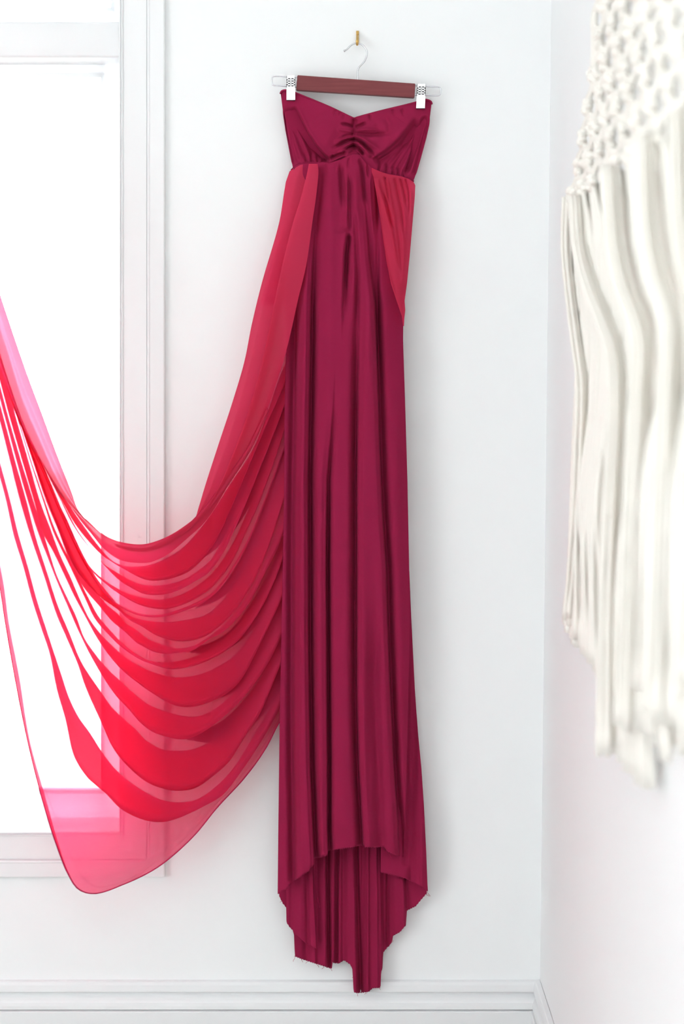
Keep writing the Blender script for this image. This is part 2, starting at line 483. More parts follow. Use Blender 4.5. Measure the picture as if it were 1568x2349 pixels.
rail([(690, 178.5), (657, 176.3), (631, 174.8), (626, 175.6), (623.4, 179), (623, 186), (623.6, 192), (626.2, 195.4), (631, 196.2), (657, 198), (688, 200)])
rail([(944, 195.2), (977, 198), (1003, 199.6), (1008, 200.6), (1010.4, 204), (1010.4, 212), (1009, 217.2), (1004.6, 219.6), (1000, 219.6), (977, 218.8), (942, 217.2)])

def clip(x0, x1, y0, y1, tilt, ribs):
    """flat steel jaw with eight slots above, its back jaw and the bent spring between"""
    root = link('clip', None_mesh('clip'), None, hg, smooth=False)
    tf = TB + 0.0150
    def Q(a, b, t):                                   # a across, b down, both 0..1
        return P(x0 + (x1 - x0) * a + tilt * (b - 0.5), y0 + (y1 - y0) * b, t)
    def plate(bm, a0, a1, b0, b1, t0, t1):
        vs = [bm.verts.new(Q(a, b, t)) for t in (t0, t1) for a, b in ((a0, b0), (a1, b0), (a1, b1), (a0, b1))]
        for fc in ((0, 1, 2, 3), (7, 6, 5, 4), (0, 4, 5, 1), (1, 5, 6, 2), (2, 6, 7, 3), (3, 7, 4, 0)):
            bm.faces.new([vs[i] for i in fc])
    bm = bmesh.new()
    ay = [(0.0, 0.10), (0.145, 0.195), (0.24, 0.29), (0.335, 0.385), (0.43, 1.0)]
    for a0, a1 in ((0.0, 0.17), (0.455, 0.555), (0.83, 1.0)):
        plate(bm, a0, a1, 0.10, 0.43, tf - 0.0012, tf)
    for b0, b1 in ay:
        plate(bm, 0.0, 1.0, b0, b1, tf - 0.0012, tf)
    plate(bm, 0.0, 1.0, 0.97, 1.0, tf - 0.006, tf)
    plate(bm, 0.0, 0.05, 0.0, 0.48, tf - 0.008, tf)
    plate(bm, 0.95, 1.0, 0.0, 0.48, tf - 0.008, tf)
    for r in ribs:
        plate(bm, r - 0.055, r + 0.055, 0.47, 0.93, tf - 0.0005, tf + 0.0012)
    bmesh.ops.recalc_face_normals(bm, faces=bm.faces[:])
    me = bpy.data.meshes.new('front_jaw'); bm.to_mesh(me); bm.free()
    root.data = me; me.materials.append(M_zinc)
    bm = bmesh.new()
    plate(bm, 0.06, 0.94, 0.04, 1.0, TB - 0.012, TB - 0.0105)
    bmesh.ops.recalc_face_normals(bm, faces=bm.faces[:])
    me = bpy.data.meshes.new('back_jaw'); bm.to_mesh(me); bm.free()
    link('back_jaw', me, M_zinc, root, smooth=False)
    bm = bmesh.new()
    plate(bm, 0.1, 0.9, 0.08, 0.45, tf - 0.005, tf - 0.0035)
    bmesh.ops.recalc_face_normals(bm, faces=bm.faces[:])
    me = bpy.data.meshes.new('spring_tongue'); bm.to_mesh(me); bm.free()
    link('spring_tongue', me, M_dark, root, smooth=False)
def None_mesh(n):
    return bpy.data.meshes.new(n)
clip(656.8, 676.6, 173.5, 231, 0.2, (0.30, 0.52, 0.76))
clip(955.2, 975.2, 192.5, 250, -2.6, ())

# ------------------------------------------------------------------ gown
gown = thing('maternity_gown', 'long crimson strapless gown with sheer train, clipped to the wooden hanger on the white wall', 'gown', P(800, 2278, 0.05))
seam = [(668, 391), (676, 381), (690, 374.5), (730, 373), (756, 373.5), (780, 366), (795, 358.5), (808, 354), (820, 353.5), (826, 357), (832, 366), (850, 383), (870, 392), (890, 398.5), (920, 403.5), (938, 410), (948, 416)]
top = [(643, 214), (645, 208.5), (650, 206), (658, 205.8), (674, 210.5), (700, 221), (720, 229), (760, 246), (804, 267), (812, 270), (820, 267.5), (870, 254), (930, 239.5), (958, 232), (972, 227), (982, 228.5), (988, 232), (990, 238)]
bl = fn([(205, 643), (215, 643.5), (250, 648), (300, 655.5), (345, 664), (388, 672), (400, 674)])
br = fn([(226, 989.5), (240, 989), (285, 983.5), (320, 976), (360, 965), (395, 955), (416, 947.5)])
# full-length creases of the bodice
bod = [
    ('s', [(676, 238), (690, 272), (707, 305), (726, 334), (744, 355), (759, 368)], -6, 34, 9, .2, .05),
    ('v', [(672, 240), (686, 273), (703, 306), (722, 335), (740, 356), (754, 368)], -9, 8, 3, .25, .05), ('v', [(958, 268), (942, 300), (920, 330), (892, 354), (862, 372)], -5, 4, 9, .3, .05),
    ('v', [(660, 235), (672, 290), (688, 330), (703, 366)], -3.5, 6, 6, .2, .1),
    ('v', [(668, 240), (688, 295), (708, 335), (722, 366)], -4, 6, 6, .2, .1),
    ('v', [(655, 240), (664, 300), (676, 345), (684, 376)], -3, 5, 5, .2, .1),
    ('v', [(690, 290), (715, 335), (738, 368)], -3.0, 5, 5, .3, .1),
    ('v', [(698, 350), (703, 374)], -2.5, 2.5, 2.5, .5, .0), ('v', [(712, 347), (716, 374)], -2.5, 2.5, 2.5, .5, .0),
    ('v', [(726, 352), (729, 374)], -2.5, 2.5, 2.5, .5, .0), ('v', [(738, 356), (741, 374)], -2.5, 2.5, 2.5, .5, .0), ('v', [(748, 362), (752, 374)], -2, 2.5, 2.5, .5, .0),
    # centre ruching
    ('v', [(812, 270), (812, 350)], -5.0, 6, 6, .1, .1),
    ('v', [(778, 283), (796, 286), (811, 291)], -4.0, 3.2, 3.2, .4, .1), ('v', [(814, 291), (828, 287), (842, 281)], -4.0, 3.2, 3.2, .1, .4),
    ('v', [(770, 296), (795, 300), (811, 303)], 3.0, 4, 4, .4, .1), ('v', [(814, 299), (840, 297), (878, 297)], 3.0, 4, 4, .1, .4),
    ('v', [(778, 317), (792, 312), (811, 308)], -4.0, 3, 3, .4, .1), ('v', [(814, 307), (850, 309), (900, 306)], -3.5, 4, 4, .1, .4),
    ('v', [(764, 328), (785, 318), (806, 313), (824, 314), (840, 324), (872, 346)], 4.5, 5, 5, .2, .2),
    ('v', [(758, 342), (782, 330), (800, 321), (816, 319), (832, 328), (846, 342), (862, 360)], -5.5, 3.4, 3.4, .25, .15),
    ('v', [(776, 346), (794, 334), (808, 327), (822, 329), (838, 344), (852, 362)], 4.5, 4, 4, .2, .1),
    ('v', [(790, 344), (800, 337), (812, 334), (824, 340), (834, 356)], -4.5, 2.5, 2.5, .2, .1),
    ('v', [(794, 350), (806, 344), (818, 345), (828, 354)], 3.5, 2.5, 2.5, .2, .2),
    ('v', [(754, 364), (774, 354), (796, 349)], -5, 3.5, 3.5, .15, .2), ('v', [(762, 357), (780, 350), (790, 347)], 3, 3, 3, .2, .2),
    ('v', [(758, 372), (776, 362), (792, 356)], 2.5, 3, 3, .2, .2),
    # right cup
    ('s', [(955, 262), (938, 290), (914, 320), (886, 345), (852, 366)], 6.0, 26, 12, .3, .06),
    ('v', [(962, 272), (940, 312), (915, 345), (878, 388)], -3.8, 6, 6, .2, .1),
    ('v', [(966, 280), (950, 320), (930, 355), (905, 396)], -4.2, 6, 6, .2, .1),
    ('v', [(978, 262), (962, 300), (948, 345), (938, 380), (928, 402)], -8.0, 6, 5, .15, .2),
    ('v', [(984, 262), (972, 310), (960, 355), (946, 405)], -3.5, 4, 4, .2, .1),
    ('v', [(850, 285), (868, 300), (872, 320)], -2, 8, 8, .4, .4), ('v', [(880, 262), (892, 285), (890, 310)], -2, 7, 7, .3, .4),
    ('v', [(970, 290), (956, 330), (940, 372), (926, 403)], -3.5, 4, 4, .2, .1), ('v', [(950, 300), (928, 342), (896, 392)], -3.2, 5, 4, .25, .1), ('v', [(650, 245), (658, 300), (668, 345), (676, 380)], -2.5, 4, 4, .2, .1),
    ('v', [(903, 380), (900, 400)], -2.5, 2.5, 2.5, .5, 0), ('v', [(915, 380), (912, 403)], -2.5, 2.5, 2.5, .5, 0), ('v', [(926, 384), (923, 405)], -2.5, 2.5, 2.5, .5, 0),
    ('v', [(888, 374), (884, 396)], -2.5, 2.5, 2.5, .5, 0), ('v', [(872, 368), (868, 391)], -2.5, 2.5, 2.5, .5, 0),
    ('v', [(780, 252), (778, 268)], -1.5, 3, 3, .2, .6), ('v', [(788, 258), (784, 276)], -1.5, 3, 3, .2, .6), ('v', [(848, 262), (850, 278)], -1.5, 3, 3, .2, .6),
    ('v', [(900, 250), (904, 268)], -1.5, 3, 3, .2, .6), ('v', [(770, 252), (764, 268)], -1.5, 3, 3, .2, .6), ('v', [(920, 248), (926, 268)], -1.5, 3, 3, .2, .6),
    ('v', [(720, 270), (750, 310), (775, 322)], 3.5, 30, 26, .3, .3), ('v', [(870, 272), (905, 300), (880, 335)], 3.0, 28, 22, .3, .3),
]
bodice = cloth('bodice', M_jersey, gown, bl, br, fn(top), fn(seam), 250, 150, lambda u, X, Y: 0.030 + rnd(u, 0.016) + 0.006 * (Y - 230) / 150, bod, gain=2.2)
bl2 = fn([(205, 646), (250, 651), (300, 658), (345, 667), (400, 676)]); br2 = fn([(226, 986), (285, 980), (320, 972), (360, 961), (416, 944)])
cloth('bodice_back', M_jersey, gown, bl2, br2, fn([(x, y + 4) for x, y in top]), fn(seam), 60, 30, lambda u, X, Y: 0.0265 - rnd(u, 0.007), [])
tube('neckline_binding', [P(x, y + 1.5, 0.0315 + 0.012 * (1 - abs(2 * (x - 643) / 347 - 1) ** 2.2)) for x, y in smooth_path(top, 120)], 0.0020, M_jersey, gown, 8)
sp = smooth_path(seam, 150)
tube('waist_seam', [P(x, y, 0.0345 + 0.012 * (1 - abs(2 * (x - 668) / 280 - 1) ** 2.2) + 0.0006 * math.sin(i * 2.1)) for i, (x, y) in enumerate(sp)],
     [0.0017 + 0.0005 * math.sin(i * 1.7) for i in range(150)], M_jersey, gown, 8)

# front of the skirt
fl = fn([(350, 678), (376, 675), (420, 668), (600, 660), (820, 655), (950, 652), (1150, 651), (1300, 648), (1450, 645), (1650, 641), (1900, 638), (2050, 636.5)])
sil = [(350, 948), (415, 944), (500, 938), (600, 930), (700, 925), (740, 924.5), (780, 924), (900, 928), (1000, 931), (1100, 934), (1250, 937), (1300, 938), (1400, 942), (1480, 946), (1580, 951), (1680, 958), (1760, 966), (1850, 972), (1950, 977), (2030, 980), (2050, 981.5)]
frr = fn([p for p in sil if p[0] <= 1300] + [(1400, 940), (1500, 938.5), (1600, 936), (1700, 934), (1800, 931), (1900, 928), (1970, 925)])
hem = fn([(636, 2052), (645, 2045), (655, 2041), (662, 2030), (674, 2020), (690, 2011), (706, 2000), (716, 1988), (719.5, 1984), (720.5, 1969), (735, 1967), (750, 1962.5), (753, 1951), (775, 1948), (800, 1945), (820, 1941),
          (834, 1938.5), (836, 1944), (860, 1944), (880, 1943), (887, 1953), (904, 1961), (926, 1966.5)])
def wob(x): return 0.8 * np.sin(x * 1.3) + 0.5 * np.sin(x * 2.9 + 1)
F1 = [(712, 380), (700, 520), (689, 680), (685, 900), (681, 1100), (679, 1300), (679, 1450), (678, 1600), (679, 1750), (682, 1900), (683, 2020)]
F2 = [(730, 420), (716, 560), (710, 700), (707, 900), (704, 1100), (705, 1300), (705, 1450), (707, 1600), (709, 1750), (715, 1900), (719.5, 1985)]
F3 = [(768, 820), (762, 950), (749, 1100), (747, 1300), (748, 1450), (749, 1600), (750, 1750), (750, 1900), (752.5, 1955)]
F4 = [(824, 560), (827, 700), (824, 900), (822, 1100), (822, 1300), (821.5, 1450), (822, 1600), (826, 1750), (834, 1900), (836, 1940)]
F5 = [(833, 400), (836, 470), (846, 600), (858, 700), (865, 900), (872, 1100), (877, 1200), (884, 1300), (888, 1450), (894, 1600), (901, 1750), (911, 1900), (913, 1960)]
F7 = [(862, 1320), (860, 1500), (858, 1600), (864, 1750), (868, 1900), (872, 1950)]
def off(pl, dx, i0=0): return [(p[0] + dx, p[1]) for p in pl[i0:]]
skc = [
    ('v', off(F1, -10), -17, 11, 5, .12, 0), ('v', off(F1, 9), 5, 8, 12, .2, 0),
    ('v', off(F2, 6), -24, 3.5, 10, .25, 0), ('v', off(F2, -9), 5, 10, 5, .2, 0),
    ('v', off(F3, 3.5), -26, 2.8, 7, .45, 0), ('v', off(F3, -14), 5, 16, 8, .3, 0),
    ('v', off(F4, -7), -22, 10, 4, .35, 0), ('v', off(F4, 12), 6, 8, 22, .2, 0),
    ('v', off(F5, 4), -22, 3, 11, .25, 0), ('v', off(F5, -10), 6, 18, 6, .2, 0),
    ('v', F7, -11, 14, 12, .35, 0),
    ('v', [(812, 470), (817, 560), (820, 640), (819, 760)], -9, 6, 5, .2, .3),
    ('v', [(866, 500), (866, 640), (866, 740), (872, 900)], -8, 6, 4, .3, .3),
    ('s', [(798, 395), (798.5, 440), (798, 500), (799.5, 527)], 12, 9, 5, .2, .02), ('v', [(780, 372), (784, 440), (788, 490)], -9, 5, 6, .2, .4),
    ('s', [(796.5, 531), (791, 570), (788, 640), (786, 700), (784, 800)], 10, 16, 7, .04, .6), ('v', [(801, 536), (795, 580), (792, 640), (791, 720)], -10, 3.5, 5, .08, .6),
    ('v', [(740, 375), (736, 420), (724, 490), (717, 560)], -11, 13, 12, .15, .3),
    ('v', [(812, 372), (815, 450), (816, 600), (812, 760)], 6, 10, 10, .1, .4), ('v', [(845, 395), (850, 480), (856, 560)], 5, 5, 5, .1, .3),
    ('v', [(755, 385), (758, 480), (755, 650), (752, 800)], 6, 16, 16, .2, .4), ('v', [(785, 1000), (786, 1200), (787, 1900)], 3, 20, 20, .4, 0),
    ('v', [(862, 402), (866, 480), (868, 540)], -9, 4, 4, .1, .4),
    ('v', [(822, 362), (830, 385), (834, 430), (840, 480)], -9, 4, 4, .1, .3), ('v', [(800, 362), (797, 390)], -3, 3, 3, .1, .4),
    ('v', [(770, 374), (770, 395)], -2, 3, 3, .1, .5), ('v', [(748, 376), (746, 400)], -2, 3, 3, .1, .5), ('v', [(842, 378), (847, 420)], -5, 3, 3, .1, .5),
    ('v', [(848, 640), (846, 760), (845, 900)], 4, 10, 10, .3, .4), ('v', [(735, 700), (733, 1000)], -4, 12, 14, .3, .3),
    ('v', [(905, 760), (908, 1000), (912, 1250), (922, 1500), (921, 1900)], 5, 16, 14, .3, .1),
    ('v', [(846, 1330), (846, 1900)], -3, 8, 8, .4, 0),
]
skirt_t = lambda u, X, Y: 0.046 + 0.020 * np.clip((Y - 430) / 350, 0, 1) + rnd(u, 0.034, 2.6) * np.clip((Y - 350) / 350, 0.30, 1) + 0.012 * np.clip((Y - 600) / 1300, 0, 1)
cloth('skirt_front', M_jersey, gown, fl, frr, fn(seam), lambda x: hem(x) + wob(x), 330, 330, skirt_t, skc, gain=1.25)

# right side of the skirt, passing behind the front
sdl = fn([(1300, 880), (2050, 872)])
sdr = fn([p for p in sil])
shem = lambda x: fn([(868, 2001), (880, 2003), (905, 2009), (929, 2015), (951, 2026), (968, 2037), (977, 2043), (983, 2046)])(x) + wob(x) * .8
cloth('skirt_side', M_jersey, gown, sdl, sdr, fn([(800, 1310), (1000, 1310)]), shem, 100, 200,
      lambda u, X, Y: 0.036 + 0.018 * np.clip((Y - 1500) / 400, 0, 1) + 0.010 * (1 - np.clip((u - .35) / .65, 0, 1) ** 2.5),
      [('v', [(947, 1520), (948, 1700), (944, 1850), (943, 2020)], -9, 8, 12, .3, 0), ('v', [(966, 1800), (968, 2030)], 4, 6, 6, .4, 0), ('v', [(937, 1500), (930, 1980)], -8, 7, 7, .3, 0)])

# the long back of the skirt
bkl = fn([(350, 680), (376, 678), (420, 672), (820, 659), (1300, 652), (1900, 642), (2000, 640), (2300, 640)])
bkr = fn([(a, b - 3) for a, b in sil] + [(2300, 979)])
bhem = lambda x: fn([(637, 2050), (643, 2062), (648, 2072), (656, 2082), (659, 2100), (660, 2118), (671, 2134), (674.5, 2146), (675.5, 2194), (700, 2203), (730, 2212.5), (759.5, 2222), (761.5, 2206), (766, 2209), (777, 2210), (789, 2203), (803, 2213),
                     (808, 2224), (810.5, 2276), (820, 2278), (846, 2275), (854, 2267), (872, 2266), (873.5, 2232), (877, 2219), (878.5, 2185), (892, 2169), (898, 2160), (900, 2147), (916, 2139), (931, 2122), (932.5, 2089), (953, 2079), (968, 2061), (981, 2046)])(x) + wob(x)
bkc = []
for x0, x1, mm, wl, wr in ((700, 703, -5, 8, 8), (747, 750, 8, 14, 8), (771, 768, 6, 11, 6), (787, 786, -5, 5, 7), (811, 819, 7, 12, 7), (832, 830, -6, 6, 8), (846, 846, 6, 6, 6), (865, 868, 6, 10, 6), (877, 880, 9, 8, 10), (895, 897, -4, 7, 7), (926, 931, 8, 12, 14), (722, 726, 5, 10, 8)):
    bkc.append(('s' if mm > 0 else 'v', [(x0, 1930 if x0 < 900 else 2010), (x0 * .5 + x1 * .5, 2050), (x1, 2280)], mm, wl, wr, 0.02, 0))
for i, (x0, x1) in enumerate(((745, 752), (768, 766), (812, 822), (870, 876), (884, 884))):
    bkc.append(('v', [(x0 + 4, 1880), (x1 + 4, 2280)], -8, 4, 5, 0.02, 0))
cloth('skirt_back', M_jersey, gown, bkl, bkr, fn(seam), bhem, 290, 260,
      lambda u, X, Y: 0.0265 + 0.008 * np.clip((Y - 1700) / 300, 0, 1) - rnd(u, 0.004) + 0.004, bkc, vpow=0.6, gain=1.5)

# turned-over flap at the left of the back hem
cloth('skirt_flap', M_jersey, gown, fn([(1950, 655), (2080, 656), (2110, 656.5), (2150, 660), (2180, 662)]), fn([(1950, 716), (2050, 718), (2180, 725.5)]), fn([(600, 1955), (800, 1955)]),
      lambda x: fn([(655, 2108), (658, 2118), (664, 2127), (671, 2134), (676, 2143), (681, 2147), (700, 2163), (712, 2169), (726, 2177)])(x) + wob(x) * .8, 80, 120,
      lambda u, X, Y: 0.0500 + 0.004 * u - 0.006 * (1 - u) ** 4,
      [('v', [(702, 1960), (706, 2165)], -6, 5, 5, .05, 0), ('v', [(690, 1960), (688, 2155)], 3, 8, 8, .05, 0), ('v', [(668, 1960), (668, 2130)], -4, 5, 5, .05, 0)])

# raw hem fraying: single threads
for x, y, dx, dy in ((675, 2194, -3, 12), (690, 2200, 4, 7), (704, 2204, -3, 6), (726, 2211, 5, 8), (742, 2217, -4, 6), (757, 2221, 4, 6), (818, 2278, 2, 7), (840, 2276, -4, 5), (811, 2240, -4, 3), (975, 2050, 9, 6), (979, 2046, 7, 10), (728, 2060, 5, 22), (900, 2158, -3, 5), (868, 2266, 4, 4), (646, 2066, -4, 4), (893, 1960, 4, 8)):
    t0 = 0.052 if (x, y) == (728, 2060) else (0.075 if y < 2000 else 0.036)
    tube('loose_thread', smooth_path([P(x, y - 2, t0), P(x + dx * .2 + 1, y + dy * .4, t0 + .002), P(x + dx * .8, y + dy * .7, t0 + .003), P(x + dx, y + dy, t0 + .002)], 8), 0.00035, M_hem, gown, 5)

# ------------------------------------------------------------------ sheer overskirt: rows of (curve, depth), Catmull-Rom across
def sheet(name, rows, mat, parent, ns, base, sub=5):
    cur = [smooth_path(c, ns) for c, _, _ in rows]
    s = np.linspace(0, 1, ns)
    dep = [np.interp(s, np.linspace(0, 1, len(d)), d) if hasattr(d, '__len__') else np.full(ns, d) for _, d, _ in rows]
    K = np.stack([np.column_stack([c, d]) for c, d in zip(cur, dep)], 0)       # rows, ns, 3
    Kp = np.concatenate([2 * K[:1] - K[1:2], K, 2 * K[-1:] - K[-2:-1]], 0)
    out = []
    for i in range(len(rows) - 1):
        p0, p1, p2, p3 = Kp[i], Kp[i + 1], Kp[i + 2], Kp[i + 3]
        for q in range(sub):
            t = q / sub
            m1 = (p2 - p0) * 0.5; m2 = (p3 - p1) * 0.5
            L = np.linalg.norm((p2 - p1)[:, :2], axis=1)[:, None] + 1e-6
            for m in (m1, m2):                                                # keep the turn of a fold tight
                ml = np.linalg.norm(m[:, :2], axis=1)[:, None] + 1e-6
                sc = np.minimum(1.0, 0.55 * L / ml)
                m[:, :2] *= sc
            h = ((2 * t**3 - 3 * t**2 + 1), (t**3 - 2 * t**2 + t), (-2 * t**3 + 3 * t**2), (t**3 - t**2))
            out.append(h[0] * p1 + h[1] * m1 + h[2] * p2 + h[3] * m2)
    out.append(K[-1])
    G = np.stack(out, 0)
    X, Y, T = G[..., 0], G[..., 1], G[..., 2] * 0.001 + base(G[..., 0], G[..., 1])
    k = (D - T) / D / S
    co = np.stack([(X - 784) * k, -T, CZ + (830 - Y) * k], -1).reshape(-1, 3)
    nr = G.shape[0]
    idx = np.arange(nr * ns).reshape(nr, ns)
    f = np.stack([idx[:-1, :-1], idx[1:, :-1], idx[1:, 1:], idx[:-1, 1:]], -1).reshape(-1, 4)
    me = bpy.data.meshes.new(name)
    me.from_pydata(co.tolist(), [], f.tolist()); me.update()
    ga = me.attributes.new('gathered', 'FLOAT', 'POINT')
    gs = np.clip(1 - s / 0.17, 0, 1) ** 0.8
    ga.data.foreach_set('value', np.tile(gs, nr).astype(np.float32))
    return link(name, me, mat, parent), G

def swing(X, Y):
    """the train swings out from the wall towards its raised left end"""
    a = np.clip((650 - X) / 650, 0, 1.1)
    return 0.054 + 0.038 * np.clip(a / 0.25, 0, 1) + 0.24 * a ** 1.6

# curves traced from the photograph, right end first
T0_G = [(728, 376), (730, 391), (725, 447), (717, 503), (702, 608), (684, 684), (664, 774), (656, 805), (627, 900), (612, 945), (575, 1030), (531, 1100), (475, 1191), (427, 1237), (381, 1274), (343, 1290), (310, 1291), (279, 1286), (257, 1274), (234, 1255), (209, 1224), (188, 1199), (150, 1145), (120, 1100), (88, 1048), (46, 962), (0, 842), (-40, 730)]
T0_F = [(708, 376), (703, 401), (687, 462), (674, 503), (653, 582), (636, 659), (610, 786), (590, 870), (560, 970), (530, 1050), (500, 1120), (467, 1170), (445, 1190), (400, 1222), (365, 1239), (330, 1248.5), (295, 1247), (260, 1238), (230, 1222), (200, 1198), (186, 1184), (150, 1146), (122, 1112), (89, 1046), (46, 957), (8, 850), (-40, 710)]
T0_V = [(714, 378), (712, 401), (700, 462), (690, 503), (670, 582), (652, 659), (626, 790), (606, 876), (574, 975), (542, 1055), (510, 1123), (475, 1173), (452, 1192), (404, 1226), (366, 1242), (330, 1251), (295, 1249), (260, 1239), (230, 1222), (203, 1198), (190, 1184), (155, 1140), (128, 1095), (95, 1020), (52, 920), (14, 800), (-40, 640)]
T0_W = [(690, 378), (676, 420), (664, 470), (650, 520), (630, 590), (612, 660), (588, 770), (570, 850), (545, 940), (516, 1030), (484, 1115), (462, 1165), (446, 1189), (401, 1223), (365, 1240), (330, 1250), (295, 1248.5), (260, 1239), (230, 1222), (203, 1197), (187, 1181), (160, 1135), (130, 1070), (97, 990), (56, 890), (6, 740), (-40, 590)]
T0_S = [(667, 391), (656, 418), (640, 510), (600, 650), (577, 745), (560, 830), (532, 925), (500, 1022), (470, 1115), (455, 1165), (446, 1190), (400, 1224), (365, 1241), (330, 1250.5), (295, 1249), (260, 1239), (230, 1221), (203, 1195), (182, 1177), (165, 1130), (130, 1040), (100, 958), (60, 850), (0, 672), (-40, 545)]
panel_base = lambda X, Y: np.where(Y < 700, 0.060, 0.060) + swing(X, Y) - 0.052 - 0.02 * np.clip((700 - Y) / 320, 0, 1) + 0.022 * np.clip((Y - 400) / 250, 0, 1) * np.clip((1050 - Y) / 200, 0, 1)
U = {}; L = {}
U[1] = [(654, 850), (640, 885), (612, 960), (575, 1040), (531, 1106), (478, 1188), (425, 1251), (390, 1276), (352, 1293), (323, 1299), (285, 1298), (257, 1287), (228, 1255), (188, 1201), (150, 1146), (120, 1098), (90, 1047), (48, 958), (-40, 694)]
L[1] = [(653, 880), (600, 1000), (545, 1130), (508, 1215), (480, 1264), (448, 1299), (419, 1318), (371, 1331), (339, 1331), (314, 1322), (283, 1304), (262, 1292), (237, 1276), (199, 1237), (170, 1199), (150, 1164), (118, 1104), (90, 1048), (48, 958), (-40, 694)]
U[2] = [(653, 900), (600, 1030), (550, 1150), (512, 1235), (480, 1287), (429, 1325), (390, 1339), (352, 1343), (323, 1340), (295, 1329), (266, 1312), (237, 1293), (209, 1260), (180, 1220), (158, 1180), (142, 1150), (118, 1104), (90, 1048), (48, 958), (-40, 694)]
L[2] = [(653, 930), (600, 1065), (553, 1180), (515, 1262), (480, 1312), (448, 1333), (400, 1358), (362, 1365), (329, 1362), (304, 1350), (276, 1333), (240, 1298), (214, 1266), (190, 1238), (162, 1195), (140, 1150), (118, 1106), (88, 1046), (46, 955), (-40, 694)]
U[3] = [(652, 950), (600, 1090), (560, 1190), (520, 1270), (480, 1321), (419, 1362), (371, 1375), (329, 1371), (295, 1362), (266, 1348), (237, 1329), (205, 1298), (170, 1230), (140, 1165), (115, 1105), (84, 1040), (42, 950), (-40, 692)]
L[3] = [(652, 990), (600, 1140), (560, 1230), (525, 1300), (480, 1352), (429, 1383), (381, 1397), (343, 1394), (314, 1385), (276, 1364), (247, 1343), (209, 1308), (170, 1240), (138, 1168), (112, 1105), (82, 1040), (40, 950), (-40, 692)]
U[4] = [(650, 1028), (600, 1163), (565, 1243), (525, 1312), (480, 1364), (410, 1398), (362, 1410), (323, 1408), (295, 1398), (262, 1379), (230, 1345), (190, 1280), (150, 1200), (112, 1110), (80, 1040), (38, 950), (-40, 690)]
L[4] = [(650, 1036), (600, 1171), (565, 1252), (525, 1321), (480, 1373), (410, 1406), (362, 1416), (323, 1413), (295, 1403), (262, 1384), (228, 1348), (186, 1282), (148, 1202), (110, 1112), (78, 1040), (36, 950), (-40, 690)]
U[5] = [(650, 1080), (605, 1200), (570, 1280), (530, 1350), (480, 1406), (419, 1423), (371, 1427), (333, 1423), (304, 1415), (285, 1404), (262, 1377), (240, 1351), (215, 1316), (184, 1260), (153, 1191), (133, 1150), (118, 1112), (92, 1052), (50, 960), (-40, 690)]
L[5] = [(650, 1150), (610, 1270), (575, 1345), (530, 1410), (480, 1454), (445, 1468), (410, 1471), (362, 1459), (323, 1436), (295, 1421), (272, 1400), (234, 1373), (205, 1345), (170, 1300), (135, 1218), (108, 1150), (74, 1052), (45, 962), (-40, 686)]
U[6] = [(650, 1180), (620, 1255), (590, 1325), (550, 1390), (500, 1445), (448, 1479), (410, 1487), (362, 1475), (337, 1464), (314, 1446), (285, 1427), (272, 1410), (243, 1385), (212, 1345), (176, 1290), (140, 1210), (114, 1150), (80, 1052), (46, 962), (-40, 686)]
L[6] = [(655, 1210), (640, 1250), (602, 1325), (568, 1388), (514, 1448), (480, 1466), (440, 1493), (419, 1496), (381, 1500), (352, 1495), (325, 1481), (314, 1475), (285, 1448), (257, 1425), (230, 1393), (193, 1349), (164, 1297), (133, 1216), (106, 1150), (73, 1052), (43, 962), (-40, 685)]
U[7] = [(652, 1240), (625, 1310), (590, 1375), (540, 1440), (480, 1490), (419, 1514), (371, 1519), (339, 1514), (310, 1498), (281, 1476), (257, 1451), (226, 1414), (200, 1366), (166, 1297), (126, 1214), (103, 1150), (70, 1052), (42, 962), (-40, 683)]
L[7] = [(652, 1270), (628, 1335), (590, 1410), (540, 1475), (480, 1514), (429, 1531), (390, 1535), (352, 1525), (323, 1514), (295, 1497), (272, 1479), (247, 1454), (218, 1420), (196, 1375), (163, 1305), (122, 1220), (99, 1150), (67, 1052), (40, 962), (-40, 681)]
U[8] = [(650, 1300), (625, 1350), (590, 1430), (543, 1498), (507, 1525), (454, 1548), (400, 1553), (352, 1542), (323, 1529), (285, 1506), (257, 1481), (228, 1451), (205, 1420), (192, 1395), (161, 1323), (138, 1273), (115, 1211), (92, 1150), (64, 1052), (38, 962), (-40, 680)]
L[8] = [(648, 1370), (600, 1470), (552, 1560), (525, 1587), (480, 1611), (436, 1622), (400, 1618), (343, 1586), (314, 1565), (285, 1542), (257, 1512), (228, 1472), (199, 1420), (169, 1365), (153, 1331), (123, 1268), (98, 1222), (78, 1150), (49, 1052), (23, 962), (-40, 735)]
U[9] = [(650, 1395), (606, 1480), (588, 1516), (561, 1560), (534, 1591), (489, 1628), (454, 1643), (419, 1642), (371, 1629), (333, 1611), (304, 1588), (276, 1562), (247, 1535), (218, 1500), (191, 1460), (176, 1418), (153, 1369), (130, 1319), (110, 1257), (92, 1199), (77, 1150), (47, 1052), (21, 962), (-40, 740)]
L[9] = [(655, 1435), (640, 1471), (610, 1529), (559, 1599), (491, 1662), (440, 1692), (410, 1696), (390, 1692), (352, 1680), (323, 1659), (295, 1627), (266, 1596), (237, 1554), (205, 1497), (180, 1447), (153, 1384), (130, 1331), (107, 1273), (86, 1219), (64, 1150), (36, 1052), (12, 962), (-40, 775)]
U[10] = [(650, 1455), (615, 1520), (588, 1570), (552, 1630), (516, 1675), (472, 1706), (436, 1720), (400, 1722), (377, 1720), (337, 1700), (310, 1672), (285, 1650), (257, 1623), (234, 1592), (205, 1552), (180, 1512), (153, 1446), (130, 1389), (107, 1316), (80, 1231), (60, 1150), (33, 1052), (9, 962), (-40, 785)]
